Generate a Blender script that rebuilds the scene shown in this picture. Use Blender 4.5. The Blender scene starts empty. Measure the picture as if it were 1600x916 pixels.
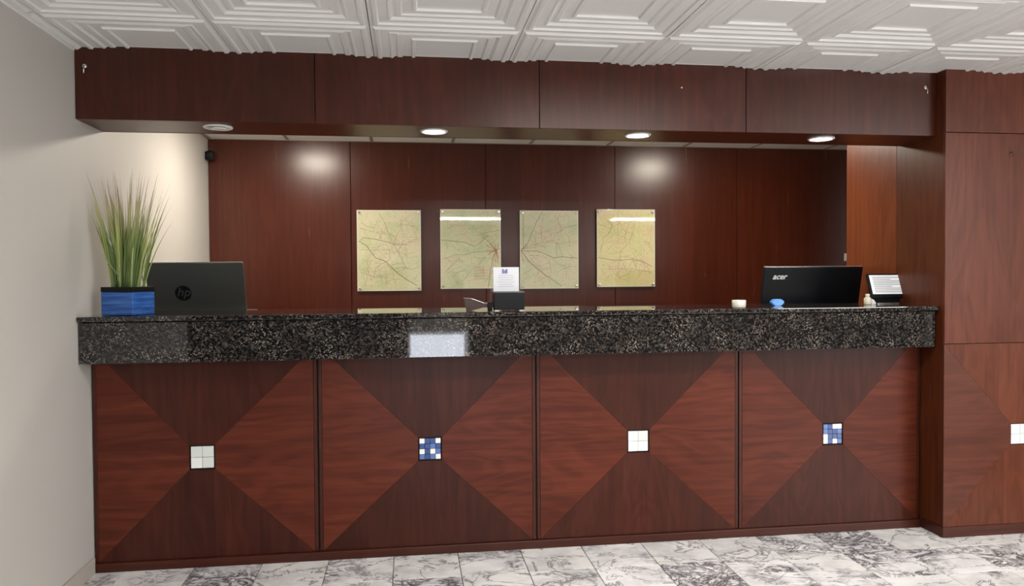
import bpy, bmesh, math, random
from mathutils import Vector, Matrix
random.seed(7)
SC = bpy.context.scene
COL = SC.collection
# ------------------------------------------------------------------ camera
cam = bpy.data.cameras.new('camera'); co = bpy.data.objects.new('camera', cam); COL.objects.link(co)
cam.sensor_width = 36; cam.lens = 1184.03 * 36 / 1600; cam.clip_start = .05
F = Vector((.134835, .990609, -.022645)); R = Vector((.990822, -.135015, -.0066)); U = Vector((.009596, .021547, .999722))
co.matrix_world = Matrix(((R.x, U.x, -F.x, 1.4057), (R.y, U.y, -F.y, -3.5819), (R.z, U.z, -F.z, 1.3137), (0, 0, 0, 1)))
SC.camera = co
# ------------------------------------------------------------------ world, exposure
SC.view_settings.view_transform = 'Standard'; SC.view_settings.look = 'None'
SC.view_settings.gamma = 1; SC.view_settings.use_curve_mapping = False
SC.view_settings.exposure = 0.0
w = bpy.data.worlds.new('world'); SC.world = w; w.use_nodes = True
w.node_tree.nodes['Background'].inputs[0].default_value = (.8, .85, 1, 1)
w.node_tree.nodes['Background'].inputs[1].default_value = .3
def area(name, loc, rot, sx, sy, power, col=(1, 1, 1)):
    l = bpy.data.lights.new(name, 'AREA'); l.shape = 'RECTANGLE'; l.size = sx; l.size_y = sy; l.energy = power; l.color = col
    o = bpy.data.objects.new(name, l); o.location = loc; o.rotation_euler = rot; COL.objects.link(o); return o
YB = -7.0          # lobby wall behind the camera
H = 2.303          # ceiling height
# daylight added as an unseen window and door, and lobby ceiling troffers
area('window_daylight', (7.6, YB + .12, 1.53), (math.radians(90), 0, 0), 2.5, 1.15, 105, (1, .98, .95))
area('door_daylight', (1.78, YB + .12, .30), (math.radians(90), 0, 0), .72, .46, 14, (.82, .87, 1))
TROFF = [(2.45, -5.0), (5.45, -5.0), (5.0, -2.3), (2.55, -1.55)]
for i, (x, y) in enumerate(TROFF):
    area('troffer_lamp', (x, y, H - .035), (0, 0, 0), 1.16, .36, [105, 85, 32, 30][i], (1, .97, .92))

# ------------------------------------------------------------------ materials
def mat(name, col=(.8, .8, .8), rough=.5, metal=0, spec=.5, emit=None, es=0, coat=0):
    m = bpy.data.materials.new(name); m.use_nodes = True
    b = m.node_tree.nodes['Principled BSDF']
    b.inputs['Base Color'].default_value = (*col, 1); b.inputs['Roughness'].default_value = rough
    b.inputs['Metallic'].default_value = metal; b.inputs['Specular IOR Level'].default_value = spec
    b.inputs['Coat Weight'].default_value = coat
    if emit: b.inputs['Emission Color'].default_value = (*emit, 1); b.inputs['Emission Strength'].default_value = es
    return m
def N(m, t, **k):
    n = m.node_tree.nodes.new(t)
    for a, v in k.items(): setattr(n, a, v)
    return n
def L(m, a, b): m.node_tree.links.new(a, b)
def bsdf(m): return m.node_tree.nodes['Principled BSDF']
def ramp(m, stops, interp='LINEAR'):
    r = N(m, 'ShaderNodeValToRGB'); r.color_ramp.interpolation = interp
    e = r.color_ramp.elements
    while len(e) < len(stops): e.new(.5)
    for x, (p, c) in zip(e, stops): x.position = p; x.color = (*c, 1) if len(c) == 3 else c
    return r
def coords(m, scale, rnd=True):
    g = N(m, 'ShaderNodeNewGeometry'); mp = N(m, 'ShaderNodeMapping'); mp.inputs['Scale'].default_value = scale
    L(m, g.outputs['Position'], mp.inputs['Vector'])
    if rnd:
        oi = N(m, 'ShaderNodeObjectInfo'); mu = N(m, 'ShaderNodeMath', operation='MULTIPLY'); mu.inputs[1].default_value = 37
        L(m, oi.outputs['Random'], mu.inputs[0])
        cx = N(m, 'ShaderNodeCombineXYZ')
        for i in range(3): L(m, mu.outputs[0], cx.inputs[i])
        L(m, cx.outputs[0], mp.inputs['Location'])
    return mp
def noise(m, mp, sc=1, det=4, ro=.5, dist=0):
    n = N(m, 'ShaderNodeTexNoise'); n.inputs['Scale'].default_value = sc; n.inputs['Detail'].default_value = det
    n.inputs['Roughness'].default_value = ro; n.inputs['Distortion'].default_value = dist
    L(m, mp.outputs[0], n.inputs['Vector']); return n
def mix(m, fac, a, b, mode='MIX'):
    x = N(m, 'ShaderNodeMix', data_type='RGBA', blend_type=mode)
    if hasattr(fac, 'links'): L(m, fac, x.inputs[0])
    else: x.inputs[0].default_value = fac
    for i, v in ((6, a), (7, b)):
        if hasattr(v, 'links'): L(m, v, x.inputs[i])
        else: x.inputs[i].default_value = (*v, 1)
    return x.outputs[2]
def bump(m, h, s, d=.002):
    b = N(m, 'ShaderNodeBump'); b.inputs['Strength'].default_value = s; b.inputs['Distance'].default_value = d
    L(m, h, b.inputs['Height']); L(m, b.outputs[0], bsdf(m).inputs['Normal'])
def wood(name, dark, mid, light, axis='z', rough=.33, var=.12, coat=.0, con=.75, spec=.25, band=.13, fig=.22, gain=(.72, .62, .60)):
    m = mat(name, rough=rough, coat=coat, spec=spec)
    dark, mid, light = [tuple(v * g for v, g in zip(c_, gain)) for c_ in (dark, mid, light)]
    s = {'z': (38, 38, 2.2), 'x': (1.5, 38, 38)}[axis]; s2 = {'z': (4.5, 4.5, .8), 'x': (.8, 4.5, 4.5)}[axis]
    n1 = noise(m, coords(m, s), 1, 6, .6, .3)
    n2 = noise(m, coords(m, s2), 1, 3, .5, 1.4)
    n3 = noise(m, coords(m, tuple(v * 3.2 for v in s)), 1, 2, .5)
    c2 = N(m, 'ShaderNodeMath', operation='MULTIPLY'); c2.inputs[1].default_value = 42 if fig > .1 else 20; L(m, n2.outputs[0], c2.inputs[0])
    fs = N(m, 'ShaderNodeMath', operation='SINE'); L(m, c2.outputs[0], fs.inputs[0])
    fr = N(m, 'ShaderNodeMath', operation='MULTIPLY_ADD'); fr.inputs[1].default_value = .5; fr.inputs[2].default_value = .5; L(m, fs.outputs[0], fr.inputs[0])
    a = N(m, 'ShaderNodeMath', operation='MULTIPLY_ADD'); a.inputs[1].default_value = fig
    L(m, fr.outputs[0], a.inputs[0]); L(m, n1.outputs[0], a.inputs[2])
    sub = N(m, 'ShaderNodeMath', operation='SUBTRACT'); sub.inputs[1].default_value = fig / 2; L(m, a.outputs[0], sub.inputs[0])
    dark, light = [tuple(k * con + q * (1 - con) for k, q in zip(c_, mid)) for c_ in (dark, light)]
    r = ramp(m, [(.2, dark), (.5, mid), (.85, light)]); L(m, sub.outputs[0], r.inputs[0])
    pr = ramp(m, [(.3, (.96, .96, .96)), (.48, (1, 1, 1))]); L(m, n3.outputs[0], pr.inputs[0])
    c = mix(m, 1, r.outputs[0], pr.outputs[0], 'MULTIPLY')
    oi = N(m, 'ShaderNodeObjectInfo'); mr = N(m, 'ShaderNodeMapRange'); mr.inputs[3].default_value = 1 - var; mr.inputs[4].default_value = 1 + var
    L(m, oi.outputs['Random'], mr.inputs[0])
    g = N(m, 'ShaderNodeNewGeometry'); sx = N(m, 'ShaderNodeSeparateXYZ'); L(m, g.outputs['Position'], sx.inputs[0])
    ad = N(m, 'ShaderNodeMath', operation='MULTIPLY_ADD'); ad.inputs[1].default_value = 1 / .195; L(m, sx.outputs[2 if axis == 'x' else 0], ad.inputs[0]); L(m, oi.outputs['Random'], ad.inputs[2])
    fl_ = N(m, 'ShaderNodeMath', operation='FLOOR'); L(m, ad.outputs[0], fl_.inputs[0])
    f2 = N(m, 'ShaderNodeMath', operation='MULTIPLY_ADD'); f2.inputs[1].default_value = 7.3; L(m, oi.outputs['Random'], f2.inputs[0]); L(m, fl_.outputs[0], f2.inputs[2])
    wn_ = N(m, 'ShaderNodeTexWhiteNoise', noise_dimensions='1D'); L(m, f2.outputs[0], wn_.inputs['W'])
    bd = N(m, 'ShaderNodeMapRange'); bd.inputs[3].default_value = 1 - band; bd.inputs[4].default_value = 1 + band; L(m, wn_.outputs['Value'], bd.inputs[0])
    bm2 = N(m, 'ShaderNodeMath', operation='MULTIPLY'); L(m, mr.outputs[0], bm2.inputs[0]); L(m, bd.outputs[0], bm2.inputs[1])
    hs = N(m, 'ShaderNodeHueSaturation'); L(m, bm2.outputs[0], hs.inputs['Value']); L(m, c, hs.inputs['Color'])
    L(m, hs.outputs[0], bsdf(m).inputs['Base Color'])
    rr = N(m, 'ShaderNodeMapRange'); rr.inputs[3].default_value = rough - .01; rr.inputs[4].default_value = rough + .01
    L(m, n1.outputs[0], rr.inputs[0]); L(m, rr.outputs[0], bsdf(m).inputs['Roughness'])
    bump(m, n1.outputs[0], .03, .0003)
    return m
M = {}
M['wood_v'] = wood('cherry_vertical', (.040, .0100, .0052), (.066, .0170, .0088), (.098, .029, .0155), spec=.33, gain=(.78, .58, .48), band=.08)
M['wood_back'] = wood('cherry_back_wall', (.052, .0100, .0042), (.084, .0175, .0072), (.125, .031, .013), rough=.27, gain=(.72, .70, .78), spec=.42, con=.55, band=.10, fig=.07)
M['wood_pillar'] = wood('cherry_pillar', (.075, .0200, .0095), (.115, .033, .0165), (.165, .053, .028), rough=.36, spec=.24, gain=(.88, .72, .62), band=.08)
M['wood_side'] = wood('cherry_orange_side', (.105, .027, .0085), (.165, .046, .015), (.22, .070, .025), rough=.36, spec=.2)  # office light on the partition side is put into this brighter orange
M['wood_side2'] = wood('cherry_side_face', (.105, .027, .0085), (.165, .046, .015), (.22, .070, .025), rough=.36, spec=.25, gain=(.50, .42, .42))  # same side wood, darkened by gain for the less lit front part
M['veneer_v'] = wood('veneer_vertical_grain', (.040, .0115, .0068), (.066, .0200, .0120), (.098, .033, .020), rough=.34, gain=(.74, .56, .50), spec=.2)
M['veneer_h'] = wood('veneer_horizontal_grain', (.060, .0135, .0072), (.112, .027, .014), (.165, .046, .025), 'x', rough=.34, gain=(.80, .66, .60), spec=.2)
M['veneer_p'] = wood('veneer_pillar_vertical', (.085, .023, .010), (.135, .041, .019), (.18, .060, .030), rough=.36, spec=.2)
M['veneer_ph'] = wood('veneer_pillar_horizontal', (.075, .020, .010), (.115, .035, .019), (.16, .055, .031), 'x', rough=.36)
M['strip'] = wood('cherry_edge_strip', (.050, .013, .007), (.075, .021, .012), (.10, .032, .019), rough=.33, var=.04)
M['wood_base'] = wood('cherry_baseboard', (.04, .0105, .006), (.065, .018, .010), (.09, .028, .016), 'x', rough=.35)
M['gap'] = mat('dark_joint', (.008, .004, .003), .8)
M['lobby_wall'] = mat('lobby_back_wall_paint', (.55, .52, .48), .7); M['wainscot'] = mat('dark_wainscot', (.035, .02, .015), .6)

def granite():
    m = mat('polished_tan_brown_granite', rough=.03, spec=.5)
    mp = coords(m, (1, 1, 1), False)
    dn = noise(m, mp, 60, 3, .6); dv = N(m, 'ShaderNodeVectorMath', operation='SCALE'); dv.inputs['Scale'].default_value = .012
    L(m, dn.outputs['Color'], dv.inputs[0]); ad = N(m, 'ShaderNodeVectorMath', operation='ADD')
    L(m, mp.outputs[0], ad.inputs[0]); L(m, dv.outputs[0], ad.inputs[1])
    def vor(sc):
        v = N(m, 'ShaderNodeTexVoronoi'); v.inputs['Scale'].default_value = sc; v.inputs['Randomness'].default_value = 1
        L(m, ad.outputs[0], v.inputs['Vector']); s = N(m, 'ShaderNodeSeparateColor'); L(m, v.outputs['Color'], s.inputs[0]); return s
    v1, v2 = vor(125), vor(230)
    r1 = ramp(m, [(0, (.007, .007, .0075)), (.50, (.016, .014, .013)), (.62, (.034, .024, .020)), (.78, (.024, .025, .024)), (.92, (.070, .060, .052))], 'CONSTANT')
    L(m, v1.outputs[0], r1.inputs[0])
    r2 = ramp(m, [(0, (0, 0, 0)), (.88, (1, 1, 1))], 'CONSTANT'); L(m, v2.outputs[1], r2.inputs[0])
    big = noise(m, mp, 7, 2, .5); rb = ramp(m, [(.42, (.12, .12, .12)), (.62, (1, 1, 1))]); L(m, big.outputs[0], rb.inputs[0])
    f = N(m, 'ShaderNodeMath', operation='MULTIPLY'); L(m, r2.outputs[0], f.inputs[0]); L(m, rb.outputs[0], f.inputs[1])
    L(m, mix(m, f.outputs[0], r1.outputs[0], (.22, .19, .165)), bsdf(m).inputs['Base Color'])
    return m
M['granite'] = granite()
def marble(name, amt, tone=(.84, .835, .82)):
    m = mat(name, rough=.16)
    mp = coords(m, (1, 1.25, 1))
    d1 = noise(m, mp, 2.6, 8, .6, 1.1); d2 = noise(m, mp, 6.5, 9, .72, 2.2); big = noise(m, mp, 3.4, 4, .6)
    def ridge(n, wdt):
        s = N(m, 'ShaderNodeMath', operation='SUBTRACT'); s.inputs[1].default_value = .5; L(m, n.outputs[0], s.inputs[0])
        a = N(m, 'ShaderNodeMath', operation='ABSOLUTE'); L(m, s.outputs[0], a.inputs[0])
        r = N(m, 'ShaderNodeMapRange'); r.inputs[1].default_value = 0; r.inputs[2].default_value = wdt; r.inputs[3].default_value = 1; r.inputs[4].default_value = 0
        L(m, a.outputs[0], r.inputs[0]); return r
    a, b = ridge(d1, .016), ridge(d2, .085)
    bm_ = ramp(m, [(.62 - amt, (0, 0, 0)), (.72 - amt * .8, (1, 1, 1))]); L(m, big.outputs[0], bm_.inputs[0])
    x = N(m, 'ShaderNodeMath', operation='MULTIPLY'); L(m, b.outputs[0], x.inputs[0]); L(m, bm_.outputs[0], x.inputs[1])
    a2 = N(m, 'ShaderNodeMath', operation='MULTIPLY'); a2.inputs[1].default_value = .75; L(m, a.outputs[0], a2.inputs[0])
    mx = N(m, 'ShaderNodeMath', operation='MAXIMUM'); L(m, a2.outputs[0], mx.inputs[0]); L(m, x.outputs[0], mx.inputs[1])
    cl = noise(m, mp, 6, 4, .6); rc = ramp(m, [(.35, (tone[0] * .74, tone[1] * .74, tone[2] * .76)), (.6, tone)]); L(m, cl.outputs[0], rc.inputs[0])
    L(m, mix(m, mx.outputs[0], rc.outputs[0], (.028, .026, .034)), bsdf(m).inputs['Base Color'])
    return m
M['marble'] = marble('marble_tile_light', .02); M['marble2'] = marble('marble_tile_veined', .16, (.90, .89, .89)); M['marble3'] = marble('marble_tile_dark_veined', .34, (.84, .83, .84))
M['grout'] = mat('floor_grout', (.05, .045, .04), .9)
def paint(name, col, rough=.6, b=.05, sc=160):
    m = mat(name, col, rough); n = noise(m, coords(m, (1, 1, 1), False), sc, 3); bump(m, n.outputs[0], b, .001); return m
M['wall'] = paint('greige_wall_paint', (.50, .48, .45), .55)
M['base'] = mat('beige_vinyl_baseboard', (.42, .38, .34), .5)
M['tile'] = mat('white_vinyl_ceiling_tile', (.77, .765, .76), .25)
M['plenum'] = mat('plenum_dark', (.02, .02, .02), .9)
M['acoustic'] = paint('acoustic_board', (.88, .86, .82), .9, .3, 400)
M['grid'] = mat('white_ceiling_grid', (.30, .28, .25), .4)
M['white_metal'] = mat('white_enamel', (.72, .70, .68), .35)
M['black'] = mat('black_plastic', (.005, .006, .007), .4, spec=.2)
M['black_satin'] = mat('black_satin_lid', (.004, .005, .007), .42, spec=.25)
M['grey_lid'] = mat('brushed_grey_lid', (.10, .103, .097), .38, .6)
M['silver'] = mat('silver_edge', (.65, .63, .60), .25, .9)
M['logo_white'] = mat('logo_white', (.75, .75, .75), .4)
M['chrome'] = mat('chrome', (.75, .74, .72), .15, 1)
M['lamp_on'] = mat('lamp_diffuser', (1, 1, 1), .4, emit=(1, .95, .87), es=60)
M['office_lamp'] = mat('office_lamp_diffuser', (1, 1, 1), .4, emit=(1, .90, .76), es=105)
M['troffer'] = mat('troffer_lens', (1, 1, 1), .4, emit=(1, .97, .92), es=10)
M['daylight'] = mat('window_daylight_glass', (.5, .5, .5), .1, emit=(.9, .95, 1), es=3)  # glow for the added, unseen window and door panes
M['dark_glass'] = mat('office_lamp_lens', (.25, .24, .22), .3)
M['chip_white'] = mat('white_mosaic_glass', (.80, .82, .80), .15); M['chip_grey'] = mat('pale_grey_mosaic_glass', (.66, .70, .68), .2)
M['chip_blue'] = mat('blue_mosaic_glass', (.030, .070, .23), .15); M['chip_blue2'] = mat('light_blue_mosaic_glass', (.085, .16, .40), .15)
M['paper'] = mat('white_paper', (.68, .69, .73), .7); M['ink'] = mat('grey_ink', (.36, .36, .40), .8)
M['purple'] = mat('purple_blue_ink', (.18, .17, .34), .7)
M['screen'] = mat('lit_screen', (.6, .6, .6), .3, emit=(.95, .97, .98), es=.45); M['screen_ink'] = mat('screen_text', (.25, .26, .27), .4, emit=(.5, .52, .53), es=.3)
M['cup'] = mat('white_porcelain', (.80, .77, .68), .3); M['soap'] = mat('cream_plastic', (.66, .60, .47), .45)
M['gem'] = mat('sky_blue_plastic', (.07, .30, .80), .3)
M['leather'] = mat('dark_brown_tray', (.045, .018, .014), .4)
M['desk'] = mat('office_desk_laminate', (.55, .50, .43), .45)
def acrylic():
    m = bpy.data.materials.new('clear_acrylic'); m.use_nodes = True; nt = m.node_tree; nt.nodes.clear()
    o = nt.nodes.new('ShaderNodeOutputMaterial'); mx = nt.nodes.new('ShaderNodeMixShader'); t = nt.nodes.new('ShaderNodeBsdfTransparent')
    g = nt.nodes.new('ShaderNodeBsdfGlossy'); g.inputs['Roughness'].default_value = .02
    t.inputs[0].default_value = (.97, .98, .97, 1)
    mx.inputs[0].default_value = .045; nt.links.new(t.outputs[0], mx.inputs[1]); nt.links.new(g.outputs[0], mx.inputs[2]); nt.links.new(mx.outputs[0], o.inputs[0])
    return m
M['acrylic'] = acrylic()
def mapmat(name, a, b, c):
    m = mat(name, rough=.6); mp = coords(m, (1, 1, 1))
    n = noise(m, mp, 7, 5, .6); r = ramp(m, [(.36, a), (.5, b), (.64, c)]); L(m, n.outputs[0], r.inputs[0])
    n2 = noise(m, mp, 45, 4, .7, 1.5)
    s = N(m, 'ShaderNodeMath', operation='SUBTRACT'); s.inputs[1].default_value = .5; L(m, n2.outputs[0], s.inputs[0])
    ab = N(m, 'ShaderNodeMath', operation='ABSOLUTE'); L(m, s.outputs[0], ab.inputs[0])
    rr = ramp(m, [(0, (.5, .5, .5)), (.03, (0, 0, 0))]); L(m, ab.outputs[0], rr.inputs[0])
    L(m, mix(m, rr.outputs[0], r.outputs[0], (.34, .22, .14)), bsdf(m).inputs['Base Color']); return m
M['map_a'] = mapmat('map_print_cream', (.66, .67, .40), (.76, .71, .47), (.80, .70, .50))
M['map_b'] = mapmat('map_print_green', (.58, .63, .38), (.68, .68, .43), (.74, .65, .45))
M['map_c'] = mapmat('map_print_sage', (.60, .62, .40), (.69, .65, .44), (.72, .63, .46))
M['map_d'] = mapmat('map_print_yellow', (.72, .68, .32), (.80, .70, .37), (.80, .63, .38))
M['road'] = mat('map_road_brown', (.14, .08, .055), .6); M['road_red'] = mat('map_road_red', (.42, .09, .05), .6)
M['map_edge'] = mat('map_white_edge', (.80, .75, .66), .4)
def potmat():
    m = mat('blue_glazed_ceramic', rough=.18); n = noise(m, coords(m, (6, 6, 70), False), 1, 4, .6)
    r = ramp(m, [(.3, (.012, .05, .21)), (.5, (.025, .11, .40)), (.7, (.06, .19, .52))]); L(m, n.outputs[0], r.inputs[0]); L(m, r.outputs[0], bsdf(m).inputs['Base Color']); return m
M['pot'] = potmat()
def blade(name, g1, g2):
    m = mat(name, rough=.45); g = N(m, 'ShaderNodeNewGeometry'); s = N(m, 'ShaderNodeSeparateXYZ'); L(m, g.outputs['Position'], s.inputs[0])
    mr = N(m, 'ShaderNodeMapRange'); mr.inputs[1].default_value = 1.25; mr.inputs[2].default_value = 1.78; L(m, s.outputs[2], mr.inputs[0])
    r = ramp(m, [(0, g1), (.45, g2), (.68, (.36, .34, .16)), (.9, (.30, .20, .14))]); L(m, mr.outputs[0], r.inputs[0]); L(m, r.outputs[0], bsdf(m).inputs['Base Color']); return m
M['blade_a'] = blade('grass_green', (.05, .10, .015), (.15, .21, .035)); M['blade_b'] = blade('grass_pale', (.14, .21, .05), (.36, .40, .12)); M['blade_c'] = blade('grass_dark', (.03, .07, .012), (.09, .16, .035))

# ------------------------------------------------------------------ helpers
WL = {}
def wl(o): return WL.get(o.name, Vector((0, 0, 0))) if o else Vector((0, 0, 0))
def thing(name, label, cat, loc, group=None):
    o = bpy.data.objects.new(name, None); COL.objects.link(o); o.location = loc; o.empty_display_size = .1
    o['label'] = label; o['category'] = cat
    if group: o['group'] = group
    WL[o.name] = Vector(loc); return o
def struct_root(name):
    o = bpy.data.objects.new(name, None); COL.objects.link(o); o['kind'] = 'structure'; WL[o.name] = Vector((0, 0, 0)); return o
def put(name, me, loc, m=None, parent=None, label=None):
    """link mesh me with its origin at world loc"""
    o = bpy.data.objects.new(name, me); COL.objects.link(o); loc = Vector(loc)
    if m is not None and not me.materials: me.materials.append(m)
    if parent: o.parent = parent
    o.location = loc - wl(parent); WL[o.name] = loc
    if label: o['label'] = label
    return o
def obj(name, bm, m, parent=None, label=None, smooth=False):
    """bm in world coordinates -> one mesh object centred on its own bounds"""
    lo = Vector((min(v.co.x for v in bm.verts), min(v.co.y for v in bm.verts), min(v.co.z for v in bm.verts)))
    hi = Vector((max(v.co.x for v in bm.verts), max(v.co.y for v in bm.verts), max(v.co.z for v in bm.verts)))
    c = (lo + hi) / 2; c.z = lo.z
    bmesh.ops.translate(bm, verts=bm.verts, vec=-c); bmesh.ops.recalc_face_normals(bm, faces=bm.faces)
    me = bpy.data.meshes.new(name); bm.to_mesh(me); bm.free()
    if smooth:
        for p in me.polygons: p.use_smooth = True
    return put(name, me, c, m, parent, label)
def tag(o, label, cat, group=None):
    o['label'] = label; o['category'] = cat
    if group: o['group'] = group
    return o
def struct(name, bm, m):
    o = obj(name, bm, m); o['kind'] = 'structure'; return o
def nb(): return bmesh.new()
def bx(bm, x0, x1, y0, y1, z0, z1, bev=0, seg=2):
    r = bmesh.ops.create_cube(bm, size=1); vs = r['verts']
    for v in vs: v.co = Vector(((x0 + x1) / 2 + v.co.x * (x1 - x0), (y0 + y1) / 2 + v.co.y * (y1 - y0), (z0 + z1) / 2 + v.co.z * (z1 - z0)))
    if bev:
        es = {e for v in vs for e in v.link_edges}
        bmesh.ops.bevel(bm, geom=list(es), offset=bev, segments=seg, affect='EDGES', profile=.5)
    return bm
def box(*a, **k): return bx(nb(), *a, **k)
def prism(bm, pts, d):
    """closed polygon pts (3-D) extruded by vector d"""
    a = [bm.verts.new(Vector(p)) for p in pts]; b = [bm.verts.new(Vector(p) + Vector(d)) for p in pts]
    bm.faces.new(a); bm.faces.new(b[::-1]); n = len(a)
    for i in range(n): bm.faces.new((a[i], b[i], b[(i + 1) % n], a[(i + 1) % n]))
    return bm
def tube(bm, pts, r, seg=8):
    rings = []; pts = [Vector(p) for p in pts]
    for i, p in enumerate(pts):
        t = (pts[min(i + 1, len(pts) - 1)] - pts[max(i - 1, 0)]).normalized()
        a = t.orthogonal().normalized(); 
        if rings and abs(t.dot(prev)) > .3:
            a = (pa - t * pa.dot(t)).normalized()
        b = t.cross(a); pa = a; prev = t
        rings.append([bm.verts.new(p + (a * math.cos(2 * math.pi * k / seg) + b * math.sin(2 * math.pi * k / seg)) * r) for k in range(seg)])
    for q, s in zip(rings, rings[1:]):
        for k in range(seg): bm.faces.new((q[k], q[(k + 1) % seg], s[(k + 1) % seg], s[k]))
    bm.faces.new(rings[0][::-1]); bm.faces.new(rings[-1]); return bm
def lathe(bm, prof, c, axis='z', seg=28):
    rings = []
    for r, h in prof:
        ring = []
        for k in range(seg):
            a = 2 * math.pi * k / seg; x, y = r * math.cos(a), r * math.sin(a)
            ring.append(bm.verts.new(Vector(c) + (Vector((x, y, h)) if axis == 'z' else Vector((x, h, y)))))
        rings.append(ring)
    for q, s in zip(rings, rings[1:]):
        for k in range(seg): bm.faces.new((q[k], q[(k + 1) % seg], s[(k + 1) % seg], s[k]))
    bm.faces.new(rings[0][::-1]); bm.faces.new(rings[-1]); return bm
def text_obj(name, body, size, Mx, m, parent, shear=0, ext=.0008, offset=0, label=None):
    cu = bpy.data.curves.new(name, 'FONT'); cu.body = body; cu.size = size; cu.shear = shear; cu.extrude = ext; cu.offset = offset
    cu.align_x = 'CENTER'; cu.align_y = 'CENTER'; cu.resolution_u = 3
    t = bpy.data.objects.new(name, cu); me = bpy.data.meshes.new_from_object(t); bpy.data.objects.remove(t)
    bm = nb(); bm.from_mesh(me); bmesh.ops.transform(bm, matrix=Mx, verts=bm.verts)
    return obj(name, bm, m, parent, label)

XP = 4.022; YP = -.171; YBK = -.106; ZB = 1.997; YW = 2.075; XE = 9.0
# ------------------------------------------------------------------ structure
XL = -3.2
struct('wall_left', box(-.1, 0, -1.75, YW + .1, 0, H + .1), M['wall'])
wb = struct('wall_back', box(0, XE, YW, YW + .1, 0, H + .1), M['gap'])
xs = [0.0, .992, 1.981, 2.973, 3.956, 4.94, 5.93, 6.92, 7.9, XE]
for a, b in zip(xs, xs[1:]): obj('wall_panel', box(a + .002, b - .002, YW - .012, YW, .0, H + .0, bev=.0015, seg=1), M['wood_back'], wb)
M['lobby_side'] = mat('lobby_side_dark_panelling', (.05, .03, .022), .6)
struct('wall_far_left', box(XL - .1, XL, YB, -1.65, 0, H + .1), M['lobby_side']); struct('wall_side_left', box(XL, -.1, -1.75, -1.65, 0, H + .1), M['lobby_side'])
struct('wall_right', box(XE, XE + .1, YB, YW + .1, 0, H + .1), M['wall'])
bm = nb()
for a in ((XL, 1.40, 0, H), (1.40, 2.2, .56, H), (2.2, 6.3, 0, H), (6.3, 8.9, 0, .92), (6.3, 8.9, 2.12, H), (8.9, XE, 0, H)):
    bx(bm, a[0], a[1], YB - .1, YB, a[2], a[3])
struct('wall_rear', bm, M['lobby_wall'])
bm = nb()
for a in ((XL, 1.39), (2.21, XE)): bx(bm, a[0], a[1], YB + .001, YB + .02, 0, .90 if a[0] > 0 else 1.5)  # unseen dark boarding added so the granite apron reflects dark
obj('wainscot', bm, M['wainscot'], bpy.data.objects['wall_rear'])['kind'] = 'stuff'
wn = struct('window_1', box(6.3, 8.9, YB - .06, YB - .04, .92, 2.12), M['daylight'])  # unseen window added for lobby light, set clear of the map reflections
for x in (6.32, 7.17, 8.03, 8.88): obj('window_frame', box(x - .02, x + .02, YB - .03, YB + .03, .92, 2.12), M['white_metal'], wn)
dr = struct('door_1', box(1.40, 2.2, YB - .06, YB - .04, 0.0, .56), M['daylight'])  # unseen low pane added to give the bright reflection in the apron
obj('door_rail', box(1.40, 2.2, YB - .03, YB + .02, 0, .06), M['black'], dr)

# floor: marble tiles with recessed joints near the counter, one slab beyond
fl = struct('floor', box(XL - .1, XE + .1, YB - .1, YW + .1, -.08, -.004), M['grout'])
TF = .2983
def tile_mesh_cut(x0, x1, y0, y1):
    me = bpy.data.meshes.new('floor_tile'); b = nb(); bx(b, -(x1 - x0) / 2 + .0016, (x1 - x0) / 2 - .0016, -(y1 - y0) / 2 + .0016, (y1 - y0) / 2 - .0016, -.006, 0, bev=.0008, seg=1); b.to_mesh(me); b.free(); return me
shared = {}
dark3 = {(2, 0), (12, 0), (5, 1), (9, 1)}; dark2 = {(4, 0), (1, 0), (8, 0), (10, 1), (8, 1), (12, 1), (14, 1), (6, 0), (11, 0), (13, 1), (3, 2)}
for j in range(-1, 17):
    for r in range(0, 7):
        x0, x1 = .1319 + TF * (j - 1), .1319 + TF * j
        y1 = .008 - TF * r; y0 = y1 - TF
        x0 = max(x0, 0)
        if x1 <= x0: continue
        k = 'm3' if (j, r) in dark3 else 'm2' if ((j, r) in dark2 or (r > 1 and random.random() < .3)) else 'm1'
        key = (round(x1 - x0, 3), k)
        if key not in shared:
            shared[key] = tile_mesh_cut(x0, x1, y0, y1); shared[key].materials.append({'m1': M['marble'], 'm2': M['marble2'], 'm3': M['marble3']}[k])
        put('floor_tile', shared[key], ((x0 + x1) / 2, (y0 + y1) / 2, 0), None, fl)
obj('floor_field', box(XL, XE, YB, .008 - 7 * TF, -.006, -.0005), M['marble'], fl)
obj('floor_field', box(XL, -.1, .008 - 7 * TF, -1.75, -.006, -.0005), M['marble'], fl)
obj('office_carpet', box(0, XE, .4, YW, -.004, -.0005), mat('office_carpet', (.4, .38, .35), .95), fl)

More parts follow.
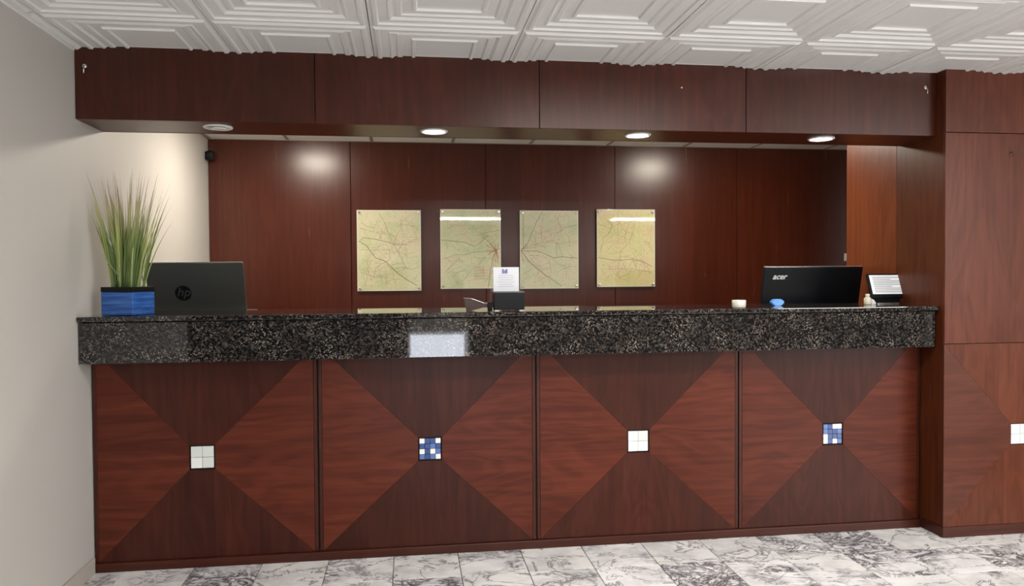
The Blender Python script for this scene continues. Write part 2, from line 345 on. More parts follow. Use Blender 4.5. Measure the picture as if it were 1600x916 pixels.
# ceiling: moulded vinyl tiles in the lobby, flat boards over the office
ce = struct('ceiling', box(XL - .1, XE + .1, YB - .1, YW + .1, H + .02, H + .1), M['plenum'])
TC = .6096; CX0 = .6519; CY0 = -.5327
PROF = [(0, 0), (.009, 0), (.019, .008), (.032, .008), (.037, .001), (.070, .001), (.075, .004), (.080, .004), (.092, -.005), (.100, -.005), (.104, -.001), (.122, -.001),
        (.129, -.007), (.163, -.007), (.168, 0), (.178, 0), (.184, -.008), (.3, -.008)]
def ceil_mesh(cut=None):
    b = nb(); rings = []; hlf = TC / 2 - .0018
    for ins, dz in PROF[:-1]:
        q = hlf - ins; rings.append([b.verts.new((sx * q, sy * q, -dz)) for sx, sy in ((-1, -1), (1, -1), (1, 1), (-1, 1))])
    for p, q in zip(rings, rings[1:]):
        for k in range(4): b.faces.new((p[k], q[k], q[(k + 1) % 4], p[(k + 1) % 4]))
    b.faces.new(rings[-1])
    lip = [b.verts.new((v.co.x, v.co.y, .018)) for v in rings[0]]
    for k in range(4): b.faces.new((rings[0][k], rings[0][(k + 1) % 4], lip[(k + 1) % 4], lip[k]))
    if cut:
        for co_, no in cut:
            bmesh.ops.bisect_plane(b, geom=b.verts[:] + b.edges[:] + b.faces[:], plane_co=co_, plane_no=no, clear_outer=True)
    for f in b.faces: 
        f.normal_update()
    me = bpy.data.meshes.new('ceiling_tile'); b.to_mesh(me); b.free(); me.materials.append(M['tile']); return me
cmesh = {}
for j in range(-1, 13):
    for r in range(0, 7):
        cx = CX0 + TC * (j - .5); cy = CY0 + TC * (.5 - r)
        if cx - TC / 2 > XE - .1: continue
        key = (j == -1, r == 0)
        if key not in cmesh:
            cut = []
            if key[0]: cut.append((Vector((.004 - cx, 0, 0)), Vector((-1, 0, 0))))
            if key[1]: cut.append((Vector((0, YBK - .002 - cy, 0)), Vector((0, 1, 0))))
            cmesh[key] = ceil_mesh(cut)
        if cx + TC / 2 < .01: continue
        if any(abs(cx - tx) < .75 and abs(cy - ty) < .45 for tx, ty in TROFF): continue
        o = put('ceiling_tile', cmesh[key], (cx, cy, H + random.uniform(-.0012, .0016)), None, ce)
        o.rotation_euler = (random.uniform(-.0025, .0025), random.uniform(-.0025, .0025), 0)
obj('ceiling_field', box(XL, -.0, YB, -1.75, H, H + .012), M['tile'], ce)
obj('ceiling_field', box(0, XE, YB, CY0 - TC * 6, H, H + .012), M['tile'], ce)
bm = box(.0, .018, CY0 - 6 * TC, YBK - .002, H - .012, H - .008); bx(bm, 0, .003, CY0 - 6 * TC, YBK - .002, H - .018, H + .01)
obj('wall_angle', bm, M['tile'], ce)
xj = [0.02, .557, 1.15, 1.735, 2.315, 2.907, 3.51, 4.06, 4.67, 5.28, 5.89, 6.5, 7.1, 7.7, 8.3, XE]
yj = [.22, .80, 1.41, YW - .015]
for a, b in zip(xj, xj[1:]):
    for c, d in zip(yj, yj[1:]):
        obj('ceiling_board', box(a + .008, b - .008, c + .008, d - .008, H - .002, H + .01), M['acoustic'], ce)
bm = nb()
for a in xj: bx(bm, a - .012, a + .012, .2, YW - .012, H - .004, H + .002)
for c in yj: bx(bm, 0, XE, c - .012, c + .012, H - .005, H + .003)
obj('ceiling_grid', bm, M['grid'], ce)
for i, (x, y) in enumerate(TROFF):
    t = thing('troffer_light', 'recessed rectangular lobby ceiling light, ' + ['far behind the camera towards the middle', 'far behind the camera towards the right', 'between camera and wooden pillar', 'above the floor just in front of the counter'][i], 'ceiling light', (x, y, H), 'lobby ceiling lights')
    obj('lens', box(x - .6, x + .6, y - .2, y + .2, H - .012, H + .01), M['troffer'], t)
    bm = nb()
    for s in (-1, 1):
        bx(bm, x + s * .605 - .012, x + s * .605 + .012, y - .215, y + .215, H - .02, H + .01); bx(bm, x - .61, x + .61, y + s * .21 - .012, y + s * .21 + .012, H - .02, H + .01)
    obj('frame', bm, M['white_metal'], t)

o = struct('baseboard_left', box(0, .012, -1.75, -.016, 0, .069, bev=.003), M['base'])

# pillar / right partition clad in cherry panels
pl = struct_root('wall_partition')
XR = 5.6
obj('core', box(XP + .012, XR, YP + .012, .665, 0, H + .015), M['gap'], pl)
obj('front_panel', box(XP, XR, YP, YP + .012, 2.006, H + .01, bev=.001, seg=1), M['wood_pillar'], pl)
obj('front_panel', box(XP, XR, YP, YP + .012, .964, 2.0025, bev=.001, seg=1), M['wood_pillar'], pl)
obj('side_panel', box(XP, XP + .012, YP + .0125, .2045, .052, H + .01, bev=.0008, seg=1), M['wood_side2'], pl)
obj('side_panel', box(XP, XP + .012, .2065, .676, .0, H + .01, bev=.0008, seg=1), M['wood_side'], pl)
obj('end_panel', box(XP + .0125, XR, .665, .676, .0, H + .01), M['wood_side'], pl)
obj('base_rail', box(XP - .007, XR, YP - .007, .0, 0, .052, bev=.003), M['wood_base'], pl)
def diamond(parent, x0, x1, z0, z1, cx, cz, h, y, mv, mh, strip=True):
    """four mitred veneer leaves round a small square recess"""
    g = .0006; s = .017 if strip else 0
    a, b = x0 + s, x1 - s
    P = [(a, z1), (b, z1), (cx + h, cz + h), (cx - h, cz + h)]
    def leaf(p, m, dx, dz):
        obj('veneer_leaf', prism(nb(), [(q[0] + dx, y, q[1] + dz) for q in p], (0, .008, 0)), m, parent)
    leaf(P, mv, 0, g); leaf([(a, z0), (b, z0), (cx + h, cz - h), (cx - h, cz - h)], mv, 0, -g)
    leaf([(a, z0), (a, z1), (cx - h, cz + h), (cx - h, cz - h)], mh, -g, 0); leaf([(b, z0), (b, z1), (cx + h, cz + h), (cx + h, cz - h)], mh, g, 0)
    if strip:
        obj('edge_strip', box(x0, x0 + s - .002, y, y + .008, z0, z1, bev=.001, seg=1), M['strip'], parent)
        obj('edge_strip', box(x1 - s + .002, x1, y, y + .008, z0, z1, bev=.001, seg=1), M['strip'], parent)
chipm = {}
def chips(parent, cx, cz, y, pat, size=.098):
    n = len(pat); c = size / n
    for r, row in enumerate(pat):
        for q, ch in enumerate(row):
            m = {'W': 'chip_white', 'G': 'chip_grey', 'B': 'chip_blue', 'b': 'chip_blue2'}[ch]
            if (n, m) not in chipm:
                me = bpy.data.meshes.new('mosaic_chip'); b_ = nb(); bx(b_, -c / 2 + .0008, c / 2 - .0008, -.003, .003, -c / 2 + .0008, c / 2 - .0008, bev=.0008, seg=1); b_.to_mesh(me); b_.free(); me.materials.append(M[m]); chipm[(n, m)] = me
            put('mosaic_chip', chipm[(n, m)], (cx - size / 2 + c * (q + .5), y, cz + size / 2 - c * (r + .5)), None, parent)
WHITE = ['WG', 'WW']; WHITE1 = ['GG', 'WG']
BL1 = ['WBBW', 'BBbB', 'WBWb', 'bBbW']; BL2 = ['bBWW', 'bBBb', 'WBBB', 'WBWb']
# lower panel of the pillar (diamond continues beyond the frame)
obj('lower_backing', box(XP, XR, YP + .0085, YP + .0118, .052, .961), M['gap'], pl)
# the pillar's leaves are direct pieces of the partition
def pillar_panel():
    a, b, z0, z1 = XP, 4.885, .053, .9605; cx, cz, h = 4.442, .503, .053
    diamond(pl, a, b, z0, z1, cx, cz, h, YP, M['veneer_p'], M['veneer_ph'], False)
    chips(pl, cx, cz, YP + .0045, WHITE, .1)
    obj('lower_panel', box(4.888, XR, YP, YP + .008, z0, z1), M['wood_pillar'], pl)
pillar_panel()

# bulkhead over the counter
bk = struct_root('trim_bulkhead')
xb = [0.0, 1.0, 2.013, 3.021, XP - .001]
for a, b in zip(xb, xb[1:]): obj('fascia_panel', box(a + .0015, b - .0015, YBK, YBK + .018, ZB + .0, H + .012, bev=.0012, seg=1), M['wood_v'], bk)
obj('soffit_board', box(0.001, XP - .001, YBK + .0185, .175, ZB, ZB + .02), M['wood_v'], bk)
obj('soffit_lip', box(0.001, XP - .001, .1755, .187, ZB - .001, ZB + .04, bev=.001, seg=1), M['strip'], bk)
obj('core', box(0.002, XP - .002, YBK + .0185, .175, ZB + .0205, H + .018), M['gap'], bk)

# ------------------------------------------------------------------ reception counter
rc = thing('reception_counter', 'long dark cherry wood reception counter with diamond matched veneer panels', 'counter', (2.0, .16, 0))
obj('carcass', box(0.008, XP - .003, .0125, .34, .0, 1.124), M['gap'], rc)
obj('base_rail', box(0.004, XP - .010, -.015, .012, 0, .040, bev=.003), M['wood_base'], rc)
cs = [(.006, .9795, .469, WHITE1), (.9865, 2.003, 1.498, BL1), (2.0095, 3.0275, 2.513, WHITE), (3.034, XP - .008, 3.535, BL2)]
for a, b, cx, pat in cs:
    p = obj('front_panel', box(a, b, .0085, .0124, .041, 1.0), M['gap'], rc)
    diamond(p, a, b, .042, .985, cx, .499, .0560, 0.0, M['veneer_v'], M['veneer_h'])
    chips(p, cx, .499, .0045, pat, .1)
# granite top
gt = thing('granite_countertop', 'speckled dark granite countertop with deep front apron', 'countertop', (2.0, .13, 1.125))
def slabbox(*a): return box(*a, bev=.004, seg=3)
obj('slab', slabbox(.003, XP - .004, -.141, .40, 1.1275, 1.1496), M['granite'], gt)
obj('apron', box(.006, XP - .018, -.127, -.098, .9456, 1.1235, bev=.002), M['granite'], gt)
obj('apron_packing', box(.01, XP - .022, -.0975, .0085, 1.09, 1.127), M['gap'], gt)

# office desk behind the counter
dk = thing('office_desk', 'low brown office desk behind the reception counter', 'desk', (2.0, .75, 0))
obj('desktop', box(.02, XP - .03, .42, 1.05, .74, .775, bev=.003), M['desk'], dk)
for x in (.05, 1.35, 2.65, 3.95): obj('leg_panel', box(x - .015, x + .015, .46, 1.0, 0, .739), M['desk'], dk)
obj('riser_shelf', box(.03, .80, .44, .80, 1.105, 1.123, bev=.002), M['desk'], dk)
for x in (.045, .785): obj('riser_support', box(x - .012, x + .012, .46, .78, .776, 1.104), M['desk'], dk)

# ------------------------------------------------------------------ soffit lights
def downlight(x, lit, label, grp='recessed lights in the soffit'):
    y = .012
    t = thing('recessed_light', label, 'ceiling light', (x, y, ZB), grp if lit else None)
    prof = [(.048, 0.0), (.050, -.005), (.058, -.008), (.064, -.005), (.065, 0)]
    b = nb(); rings = []
    for r, h in prof: rings.append([b.verts.new((x + r * math.cos(2 * math.pi * k / 36), y + r * math.sin(2 * math.pi * k / 36), ZB + h)) for k in range(36)])
    for q, s in zip(rings, rings[1:] + rings[:1]):
        for k in range(36): b.faces.new((q[k], q[(k + 1) % 36], s[(k + 1) % 36], s[k]))
    obj('trim_ring', b, M['white_metal'], t, smooth=True)
    if lit: obj('diffuser', lathe(nb(), [(.001, -.0045), (.03, -.004), (.049, -.001), (.049, 0)], (x, y, ZB), seg=32), M['lamp_on'], t, 'glowing round diffuser', True)
    else:
        obj('dark_well', lathe(nb(), [(.001, -.001), (.049, -.001), (.049, 0)], (x, y, ZB), seg=32), M['black'], t, 'dark recess of the unlit lamp')
        b = lathe(nb(), [(.0, -.008), (.026, -.012), (.033, -.008), (.033, -.002)], (x + .002, y + .006, ZB), seg=24)
        obj('swivel_plate', b, M['white_metal'], t, smooth=True)
        for s_ in (-1, 1): obj('bracket', box(x + s_ * .035 - .012, x + s_ * .035 + .012, y - .006, y + .006, ZB - .008, ZB - .002), M['white_metal'], t)
downlight(.557, False, 'unlit round white recessed light with swivel plate, leftmost in the soffit')
downlight(1.53, True, 'glowing round recessed light in the soffit above the second map')
downlight(2.518, True, 'glowing round recessed light in the soffit above the rightmost map')
downlight(3.474, True, 'glowing round recessed light in the soffit above the black monitor')
for x, y, lb in ((.66, 1.2, 'round office ceiling lamp behind the soffit near the left wall'), (3.55, 1.12, 'round office ceiling lamp behind the soffit at right')):
    t = thing('office_ceiling_lamp', lb, 'ceiling light', (x, y, H - .005), 'office ceiling lamps')
    obj('ring', lathe(nb(), [(.17, 0), (.17, -.010), (.152, -.012), (.152, 0)], (x, y, H - .005), seg=32), M['white_metal'], t)
    obj('lens', lathe(nb(), [(.001, -.045), (.08, -.042), (.13, -.032), (.151, -.0125)], (x, y, H - .005), seg=32), M['office_lamp'], t)

# ------------------------------------------------------------------ maps on the office wall
maps = [(1.035, 1.497, 1.2095, 1.800, 'map_a', 'framed road map print, leftmost of the four, with white patch at right edge'),
        (1.640, 2.089, 1.221, 1.8085, 'map_b', 'road map print with a red town cluster at its right edge'),
        (2.2335, 2.680, 1.216, 1.802, 'map_c', 'road map print with roads fanning out from its left edge'),
        (2.8245, 3.2805, 1.225, 1.8145, 'map_d', 'yellowish road map print, rightmost of the four')]
boxes = [(52, 55, 695, 880), (900, 52, 1510, 862), (72, 65, 665, 858), (860, 55, 1440, 845)]
roads = [
 [(2, [(75, 375), (120, 335), (250, 355), (330, 375), (380, 385), (415, 405), (480, 405), (560, 405)]), (2.4, [(75, 375), (150, 420), (190, 480), (240, 545), (340, 580), (400, 645), (470, 710), (560, 775), (650, 825)]),
  (1.4, [(270, 80), (320, 160), (360, 270), (400, 370), (430, 420), (480, 510), (520, 600), (540, 650)]), (1, [(75, 235), (200, 275), (340, 300)]), (1, [(90, 690), (170, 720), (250, 740), (370, 745)]), (1, [(440, 690), (490, 670), (540, 650), (600, 660), (680, 640)]),
  (-1.6, [(560, 390), (620, 360), (690, 345)]), (-1.4, [(590, 385), (650, 372), (690, 368)]), (-1, [(130, 560), (160, 620), (170, 690), (190, 600), (150, 560)]), (1, [(430, 405), (440, 330), (490, 250), (500, 150)]), (1, [(375, 450), (380, 560), (300, 600), (240, 640), (215, 740)]), (.8, [(80, 460), (200, 460), (380, 470), (430, 410)])],
 [(1.8, [(905, 365), (1050, 380), (1150, 390), (1240, 430), (1300, 395), (1350, 340), (1390, 320)]), (1.8, [(1320, 320), (1370, 370), (1420, 430), (1465, 470)]), (1.4, [(920, 560), (1050, 515), (1150, 515), (1240, 485), (1370, 485), (1460, 480)]),
  (1.2, [(940, 700), (1000, 640), (1060, 580), (1140, 580)]), (-2.4, [(1465, 470), (1430, 560), (1400, 700), (1380, 850)]), (1, [(1240, 480), (1235, 540), (1300, 560), (1360, 540)]), (1, [(1120, 790), (1200, 680), (1300, 600), (1360, 550)]),
  (-1.6, [(1270, 320), (1350, 290), (1500, 265)])] + [(-2.2, [(1465, 470), (1465 + dx, 470 + dy)]) for dx, dy in ((-100, -50), (-110, 0), (-90, 45), (-50, 90), (-10, 120), (25, 90), (35, -20), (30, -70), (-20, -60), (-60, -70), (15, 130), (-75, 20))]
  + [(-1, [(1240 + 18 * k, 640), (1250 + 18 * k, 760)]) for k in range(6)] + [(-1, [(1230, 680 + 30 * k), (1370, 670 + 30 * k)]) for k in range(4)],
 [(1.8, [(100, 460), (150, 400), (190, 300), (240, 180), (300, 75)]), (2.2, [(80, 470), (160, 475), (240, 475), (300, 495), (410, 545), (500, 535), (655, 550)]), (2.2, [(90, 480), (180, 600), (300, 700), (400, 770), (490, 830)]), (1.8, [(110, 90), (105, 450)]),
  (1.2, [(130, 440), (180, 420), (280, 395), (400, 370), (470, 400), (650, 375)]), (1, [(440, 400), (445, 540)]), (1, [(160, 520), (280, 520)]), (1, [(400, 380), (440, 300), (520, 240), (650, 210)]), (1, [(300, 520), (370, 580), (390, 700)]), (1, [(480, 670), (560, 640), (655, 630)]),
  (-2, [(80, 470), (150, 430)]), (-2, [(80, 470), (140, 400)]), (-2, [(80, 470), (150, 560)]), (-2, [(80, 470), (110, 600)]), (-1.6, [(90, 560), (150, 580), (120, 520)]), (-1.6, [(80, 450), (230, 440)])],
 [(2, [(870, 545), (1000, 570), (1080, 575), (1200, 565), (1320, 590), (1410, 640)]), (1, [(900, 660), (1080, 665), (1200, 660), (1400, 700)]), (1, [(1080, 575), (1075, 660)]), (1, [(890, 500), (930, 340), (1000, 270), (1020, 180)]), (1, [(1090, 550), (1090, 480), (1180, 400), (1220, 290), (1240, 200)]),
  (-1, [(1070, 60), (1080, 200), (1060, 320), (1150, 340)]), (-1, [(1150, 100), (1210, 120), (1180, 200), (1140, 330), (1150, 440)]), (1, [(1330, 380), (1390, 400), (1400, 340)]), (-1, [(870, 200), (980, 250), (1080, 200)])]]
rr_ = random.Random(3)
for i, (x0, x1, z0, z1, mm, lab) in enumerate(maps):
    t = thing('wall_map', lab, 'map', ((x0 + x1) / 2, YW - .03, z0), 'road maps on the office wall')
    ym = YW - .034
    obj('print_sheet', box(x0 + .004, x1 - .004, ym, ym + .003, z0 + .004, z1 - .004), M[mm], t)
    bm = nb()
    for a in ((x0, x1, z0, z0 + .006), (x0, x1, z1 - .006, z1), (x0, x0 + .006, z0 + .006, z1 - .006), (x1 - .006, x1, z0 + .006, z1 - .006)): bx(bm, a[0], a[1], ym - .001, ym + .0035, a[2], a[3])
    obj('sheet_border', bm, M['map_edge'], t)
    u0, v0, u1, v1 = boxes[i]
    def P(u, v): return Vector((x0 + (u - u0) / (u1 - u0) * (x1 - x0), ym - .0005, z1 - (v - v0) / (v1 - v0) * (z1 - z0)))
    rs = list(roads[i])
    for _ in range(70):      # faint minor roads
        u, v = rr_.uniform(u0 + 40, u1 - 40), rr_.uniform(v0 + 40, v1 - 40); a = rr_.uniform(0, 6.28); q = [(u, v)]
        for k in range(5):
            a += rr_.uniform(-.5, .5); u += 32 * math.cos(a); v += 32 * math.sin(a)
            if not (u0 + 15 < u < u1 - 15 and v0 + 15 < v < v1 - 15): break
            q.append((u, v))
        if len(q) > 1: rs.append(((-.7 if rr_.random() < .4 else .6), q))
    for sgn, nm, mt in ((1, 'printed_roads', 'road'), (-1, 'printed_red_roads', 'road_red')):
        bm = nb()
        for wdt, pts in rs:
            if wdt * sgn <= 0: continue
            wd = abs(wdt) * .00075
            q = [P(min(max(a, u0 + 8), u1 - 8), min(max(b, v0 + 8), v1 - 8)) for a, b in pts]; off = []
            for k, p in enumerate(q):
                d = (q[min(k + 1, len(q) - 1)] - q[max(k - 1, 0)]).normalized(); off.append(Vector((-d.z, 0, d.x)) * wd)
            va = [bm.verts.new(p + o_) for p, o_ in zip(q, off)]; vb = [bm.verts.new(p - o_) for p, o_ in zip(q, off)]
            for k in range(len(q) - 1): bm.faces.new((va[k], va[k + 1], vb[k + 1], vb[k]))
        if bm.verts: obj(nm, bm, M[mt], t)['kind'] = 'stuff'
    obj('acrylic_pane', box(x0 + .001, x1 - .001, ym - .007, ym - .003, z0 + .001, z1 - .001), M['acrylic'], t)
    for sx in (x0 + .018, x1 - .018):
        for sz in (z0 + .018, z1 - .018): obj('standoff_bolt', lathe(nb(), [(.006, .0235), (.006, -.010), (.0085, -.010), (.0085, -.014), (.005, -.0155)], (sx, ym, sz), 'y', 14), M['chrome'], t, smooth=False)

# ------------------------------------------------------------------ potted grass
pt = thing('potted_grass', 'tall artificial grass in a square blue pot on the counter end', 'plant', (.15, .03, 1.1505))
ang = math.radians(-17); cxp, cyp = .152, .035; hw = .078
def rq(x, y): return (cxp + x * math.cos(ang) - y * math.sin(ang), cyp + x * math.sin(ang) + y * math.cos(ang))
def rbox(hw_, z0, z1, bev=0):
    b = box(-hw_, hw_, -hw_, hw_, z0, z1, bev=bev)
    for v in b.verts: v.co.x, v.co.y = rq(v.co.x, v.co.y)
    return b
obj('pot', rbox(hw, 1.1505, 1.2535, .005), M['pot'], pt)
b = nb()
for a in ((-hw, hw, -hw, -hw + .006), (-hw, hw, hw - .006, hw), (-hw, -hw + .006, -hw + .0061, hw - .0061), (hw - .006, hw, -hw + .0061, hw - .0061)): bx(b, *a, 1.2537, 1.276, bev=.0015)
for v in b.verts: v.co.x, v.co.y = rq(v.co.x, v.co.y)
obj('pot_rim', b, M['black'], pt, 'black rim band around the top of the pot')
obj('soil', rbox(hw - .0065, 1.2537, 1.268), M['gap'], pt)
rg = random.Random(11)
for k in range(130):
    s, tt = rg.uniform(-.9, .9), rg.uniform(-.9, .9)
    bxp, byp = rq(s * .056, tt * .056)
    Ht = rg.uniform(.38, .56) if rg.random() > .15 else rg.uniform(.24, .38)
    fan = s * .085 + rg.uniform(-.04, .04) + (.018 if s > 0 else -.012); fany = tt * .08 + rg.uniform(-.03, .03)
    if k % 17 == 0: fan = rg.choice((-1, 1)) * rg.uniform(.12, .17); Ht *= .86
    wd = rg.uniform(.0034, .0060); n = 7; va, vm, vb = [], [], []; bmb = nb()
    th = rg.uniform(0, math.pi); dx, dy = math.cos(th) * wd, math.sin(th) * wd * .5
    for q in range(n + 1):
        f = q / n; x = bxp + fan * (f * .55 + .45 * f ** 2.2); y = byp + fany * f ** 1.4; z = 1.262 + Ht * (f - .05 * f * f * abs(fan) * 6)
        x = max(x, .010 + .004 * f); ww = (1 - f ** 2.6) * (1 if f < .5 else 1.0) + .06
        if f > .6: ww *= 1 - .75 * (f - .6) / .4
        va.append(bmb.verts.new((max(x - max(abs(dx), .0015) * ww, .004), y - dy * ww, z))); vm.append(bmb.verts.new((x, y - .0012 * ww, z))); vb.append(bmb.verts.new((x + max(abs(dx), .0015) * ww, y + dy * ww, z)))
    for q in range(n):
        bmb.faces.new((va[q], vm[q], vm[q + 1], va[q + 1])); bmb.faces.new((vm[q], vb[q], vb[q + 1], vm[q + 1]))
    obj('grass_blade', bmb, M[rg.choice(['blade_a', 'blade_a', 'blade_b', 'blade_b', 'blade_c'])], pt)

# ------------------------------------------------------------------ screens
def plane_frame(o, x, z_):
    """4x4: local X -> x, local Y -> z_, local Z -> towards viewer"""
    x = Vector(x).normalized(); z_ = Vector(z_).normalized(); n = x.cross(z_).normalized()
    return Matrix(((x.x, z_.x, n.x, o[0]), (x.y, z_.y, n.y, o[1]), (x.z, z_.z, n.z, o[2]), (0, 0, 0, 1)))
def tbox(Mx, *a, **k):
    b = box(*a, **k); bmesh.ops.transform(b, matrix=Mx, verts=b.verts); return b
# grey laptop seen from behind
lp = thing('laptop', 'grey laptop seen from behind with dark round emblem, beside the potted grass', 'laptop', (.34, .55, 1.124))
Mh = plane_frame((.335, .500, 1.130), (1, 0, 0), (0, -.085, .262))
obj('lid', tbox(Mh, -.238, .238, 0, .2715, -.009, 0, bev=.003), M['grey_lid'], lp)
obj('lid_edge', tbox(Mh, -.236, .236, .2716, .2755, -.008, -.0005), M['silver'], lp, 'bright silver top edge')
obj('base', box(.10, .57, .512, .80, 1.1235, 1.138, bev=.003), M['grey_lid'], lp)
Ml = Mh @ Matrix.Translation((-.067, .112, .0))
b = lathe(nb(), [(.001, .0008), (.040, .0008), (.040, 0.0)], (0, 0, 0), seg=40); bmesh.ops.transform(b, matrix=Ml @ Matrix.Translation((0, 0, .0002)), verts=b.verts)
obj('emblem_disc', b, M['black'], lp, 'dark round emblem')
text_obj('emblem_letters', 'hp', .066, Ml @ Matrix.Translation((.0, .004, .0014)), mat('emblem_grey', (.11, .11, .105), .4, .6), lp, shear=.32, ext=.0003)
# black monitor
mo = thing('computer_monitor', 'wide black computer monitor seen from behind with white lettering at its corner', 'monitor', (3.69, .53, .776))
Mm = plane_frame((3.694, .530, 1.03), (1, 0, 0), (0, -.07, .322))
obj('back_shell', tbox(Mm, -.299, .299, -.01, .3295, -.022, 0, bev=.004), M['black_satin'], mo)
obj('top_bezel', tbox(Mm, -.297, .297, .3296, .3322, -.021, -.001), M['silver'], mo, 'thin pale top edge')  # silver colour stands in for downlight falling on the black bevel
obj('neck', box(3.66, 3.72, .56, .60, .79, 1.14, bev=.004), M['black'], mo)
obj('foot', box(3.58, 3.80, .47, .70, .776, .79, bev=.004), M['black'], mo)
text_obj('lettering', 'acer', .047, Mm @ Matrix.Translation((-.206, .275, .0012)), M['logo_white'], mo, shear=.35, ext=.0005, offset=.0008, label='white slanted lettering')
# small lit sign display
tb = thing('counter_display', 'small black tilted display with a white page of text at right end of counter', 'display', (3.96, .23, 1.15))
Md = plane_frame((3.958, .150, 1.196), (1, 0, 0), (.0, .045, .115))
obj('casing', tbox(Md, -.117, .117, -.012, .126, -.014, 0, bev=.005, seg=3), M['black'], tb)
obj('screen', tbox(Md, -.105, .100, .008, .116, .0002, .001), M['screen'], tb, 'bright white screen')
b = nb()
for k in range(9):
    w_ = .078 if k % 4 != 3 else .05
    b_ = tbox(Md, -.090, -.090 + w_ * 2.1, .018 + k * .0103, .0225 + k * .0103, .0011, .0015); me_ = bpy.data.meshes.new('t'); b_.to_mesh(me_); b.from_mesh(me_); b_.free()
obj('text_lines', b, M['screen_ink'], tb, 'grey lines of small text')
b = prism(nb(), [(3.850, .150, 1.188), (4.000 + .012, .150, 1.188), (4.000, .158, 1.1500), (3.868, .158, 1.1500)], (0, .085, 0))
obj('base_wedge', b, M['black'], tb)
obj('base_foot', box(3.872, 3.998, .142, .157, 1.1498, 1.1565, bev=.001), M['silver'], tb, 'thin silver foot line')

# notice holder in the middle
nh = thing('notice_holder', 'clear upright holder with white printed notice behind black box at counter centre', 'sign', (1.87, .02, 1.15))
obj('acrylic_back', box(1.793, 1.945, .018, .021, 1.150, 1.357), M['acrylic'], nh)
obj('acrylic_foot', box(1.793, 1.945, .0215, .06, 1.1498, 1.1525), M['acrylic'], nh)
obj('paper', box(1.806, 1.929, .0145, .0160, 1.20, 1.355), M['paper'], nh)
b = box(1.848, 1.857, .0133, .0144, 1.325, 1.346); bx(b, 1.864, 1.874, .0133, .0144, 1.325, 1.346); bx(b, 1.858, 1.863, .0133, .0144, 1.325, 1.340)
obj('emblem', b, M['purple'], nh, 'small purple emblem')
b = nb()
for k, wk in enumerate((.034, .040, .034, .042, .030, .038)): bx(b, 1.866 - wk, 1.866 + wk, .0135, .0144, 1.315 - k * .0105, 1.3168 - k * .0105)
obj('text_lines', b, M['ink'], nh)
bb = thing('black_box', 'low black box in front of the white notice at counter centre', 'box', (1.875, -.03, 1.15))
obj('body', box(1.802, 1.947, -.045, .005, 1.1535, 1.232, bev=.003), M['black'], bb)
obj('lid', box(1.800, 1.949, -.047, .006, 1.2325, 1.240, bev=.002), mat('grey_lid_plate', (.06, .06, .065), .3), bb)
for x in (1.815, 1.933): obj('foot', box(x - .011, x + .011, -.046, .004, 1.1498, 1.1533), M['chrome'], bb)
tr = thing('tent_tray', 'small dark brown flap with silver top edge left of the black box', 'tray', (1.72, .0, 1.15))
b = prism(nb(), [(1.664, .005, 1.206), (1.700, .004, 1.203), (1.775, .004, 1.181), (1.775, .004, 1.170), (1.735, .004, 1.158), (1.700, .004, 1.1500), (1.676, .005, 1.1500)], (0, .022, 0))
obj('flap', b, M['leather'], tr)
obj('silver_rail', tube(nb(), [(1.662, .004, 1.209), (1.700, .003, 1.206), (1.760, .003, 1.184), (1.783, .003, 1.184), (1.795, .003, 1.192)], .0028), M['chrome'], tr, 'silver top edge')
obj('hinge', box(1.776, 1.798, -.006, .012, 1.150, 1.190, bev=.002), M['black'], tr)

# small things on the counter at right
cu_ = tag(obj('tealight_cup', lathe(nb(), [(.029, 0), (.033, .003), (.034, .034), (.032, .037), (.029, .036), (.028, .012), (.001, .011)], (3.019, -.03, 1.1498)), M['cup'], smooth=True), 'small round white cup standing alone on the counter edge', 'cup')
b = nb(); prism(b, [(3.262, .118, 1.168), (3.281, .118, 1.184), (3.320, .118, 1.184), (3.339, .118, 1.168), (3.320, .118, 1.1498), (3.281, .118, 1.1498)], (0, .03, 0))
bmesh.ops.bevel(b, geom=b.edges[:], offset=.004, segments=2, affect='EDGES')
tag(obj('blue_hexagon_block', b, M['gem']), 'small bright blue six-sided block on the counter in front of monitor', 'block')
bt = thing('lotion_bottle', 'small cream bottle beside the left edge of the lit display', 'bottle', (3.822, .12, 1.1498))
obj('body', lathe(nb(), [(.016, 0), (.018, .003), (.018, .034), (.010, .040), (.009, .043)], (3.800, .12, 1.1498)), M['soap'], bt, smooth=True)
obj('cap', lathe(nb(), [(.0105, .0432), (.0105, .055), (.009, .056)], (3.800, .12, 1.1498)), M['cup'], bt, smooth=True)
b = nb(); prism(b, [(3.821, .118, 1.1498), (3.823, .118, 1.180), (3.836, .118, 1.176), (3.850, .118, 1.156), (3.850, .118, 1.1498)], (0, .018, 0))
bmesh.ops.bevel(b, geom=b.edges[:], offset=.003, segments=2, affect='EDGES')
tag(obj('folded_tissue', b, M['paper']), 'crumpled white tissue between cream bottle and lit display', 'tissue')

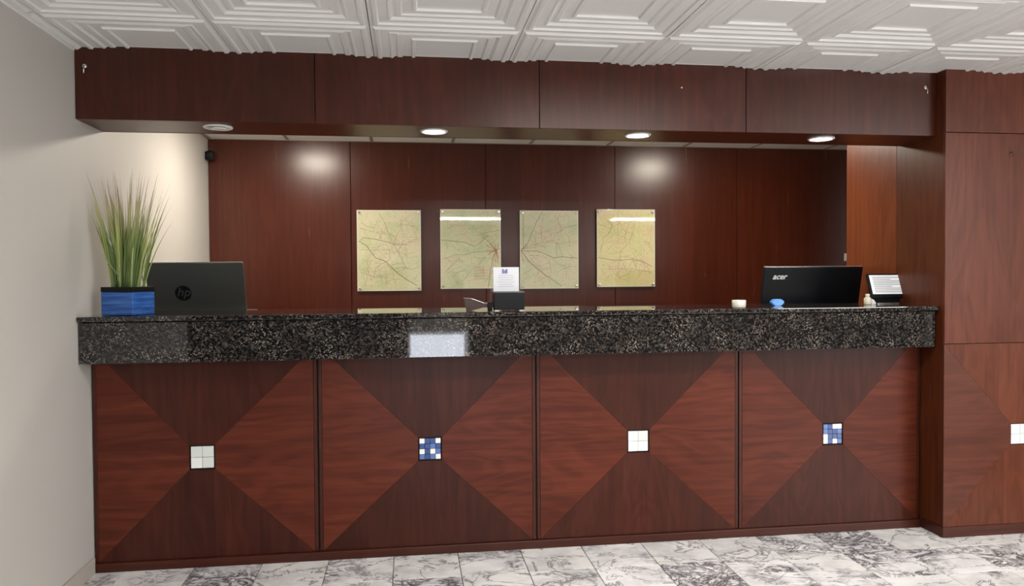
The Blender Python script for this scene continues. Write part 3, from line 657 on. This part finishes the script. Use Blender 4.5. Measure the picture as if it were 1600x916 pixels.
# ------------------------------------------------------------------ small wall fittings
sc = thing('wall_camera', 'small black camera in the corner of the white wall and office wall', 'camera', (.0, 2.0, 2.17))
obj('mount', box(.0, .010, 1.985, 2.035, 2.145, 2.20, bev=.002), M['black'], sc)
obj('housing', box(.0105, .060, 1.965, 2.035, 2.138, 2.205, bev=.012, seg=3), M['black'], sc)
obj('lens', lathe(nb(), [(.018, .0), (.018, -.008), (.012, -.010), (.001, -.006)], (.034, 1.9645, 2.17), 'y', 18), mat('lens_glass', (.01, .01, .012), .05), sc)
def hook(x, z, up, lab):
    t = thing('cup_hook', lab, 'hook', (x, YBK, z), 'screw hooks on the bulkhead')
    obj('plate', lathe(nb(), [(.009, 0), (.009, -.003), (.004, -.005)], (x, YBK - .0002, z), 'y', 16), M['silver'], t)
    pts = [(x, YBK - .004, z)] + [(x + up * .004 * math.sin(a), YBK - .012 - .010 * math.sin(a), z - .010 - .012 * (1 - math.cos(a))) for a in (.2, .8, 1.4, 2.0, 2.6)]
    obj('hook_wire', tube(nb(), pts, .0022, 7), M['chrome'], t)
hook(.042, 2.222, 1, 'small metal hook at the far left end of the bulkhead')
hook(3.960, 2.236, -1, 'small metal hook at the right end of the bulkhead by the pillar')
t = thing('cup_hook', 'tiny brown hook on the upper face of the wooden pillar', 'hook', (4.378, YP, 1.905))
obj('plate', lathe(nb(), [(.006, 0), (.006, -.003), (.003, -.004)], (4.378, YP - .0002, 1.912), 'y', 14), M['leather'], t)
obj('hook_wire', tube(nb(), [(4.378, YP - .004, 1.912), (4.376, YP - .014, 1.906), (4.377, YP - .016, 1.895), (4.379, YP - .010, 1.890)], .002, 7), M['leather'], t)
tag(obj('screw_head', lathe(nb(), [(.004, 0), (.004, -.0015), (.002, -.0025)], (2.698, YBK - .0002, 2.202), 'y', 12), M['chrome']), 'tiny bright screw head on the third bulkhead panel', 'screw')
t = thing('wall_switch', 'small white wall switch half hidden by the orange wood side wall', 'switch', (4.886, YW - .012, 1.44))
obj('plate', box(4.852, 4.93, YW - .019, YW - .0125, 1.415, 1.475, bev=.002), M['white_metal'], t)
obj('rocker', box(4.875, 4.905, YW - .024, YW - .0192, 1.43, 1.46, bev=.001), M['white_metal'], t)
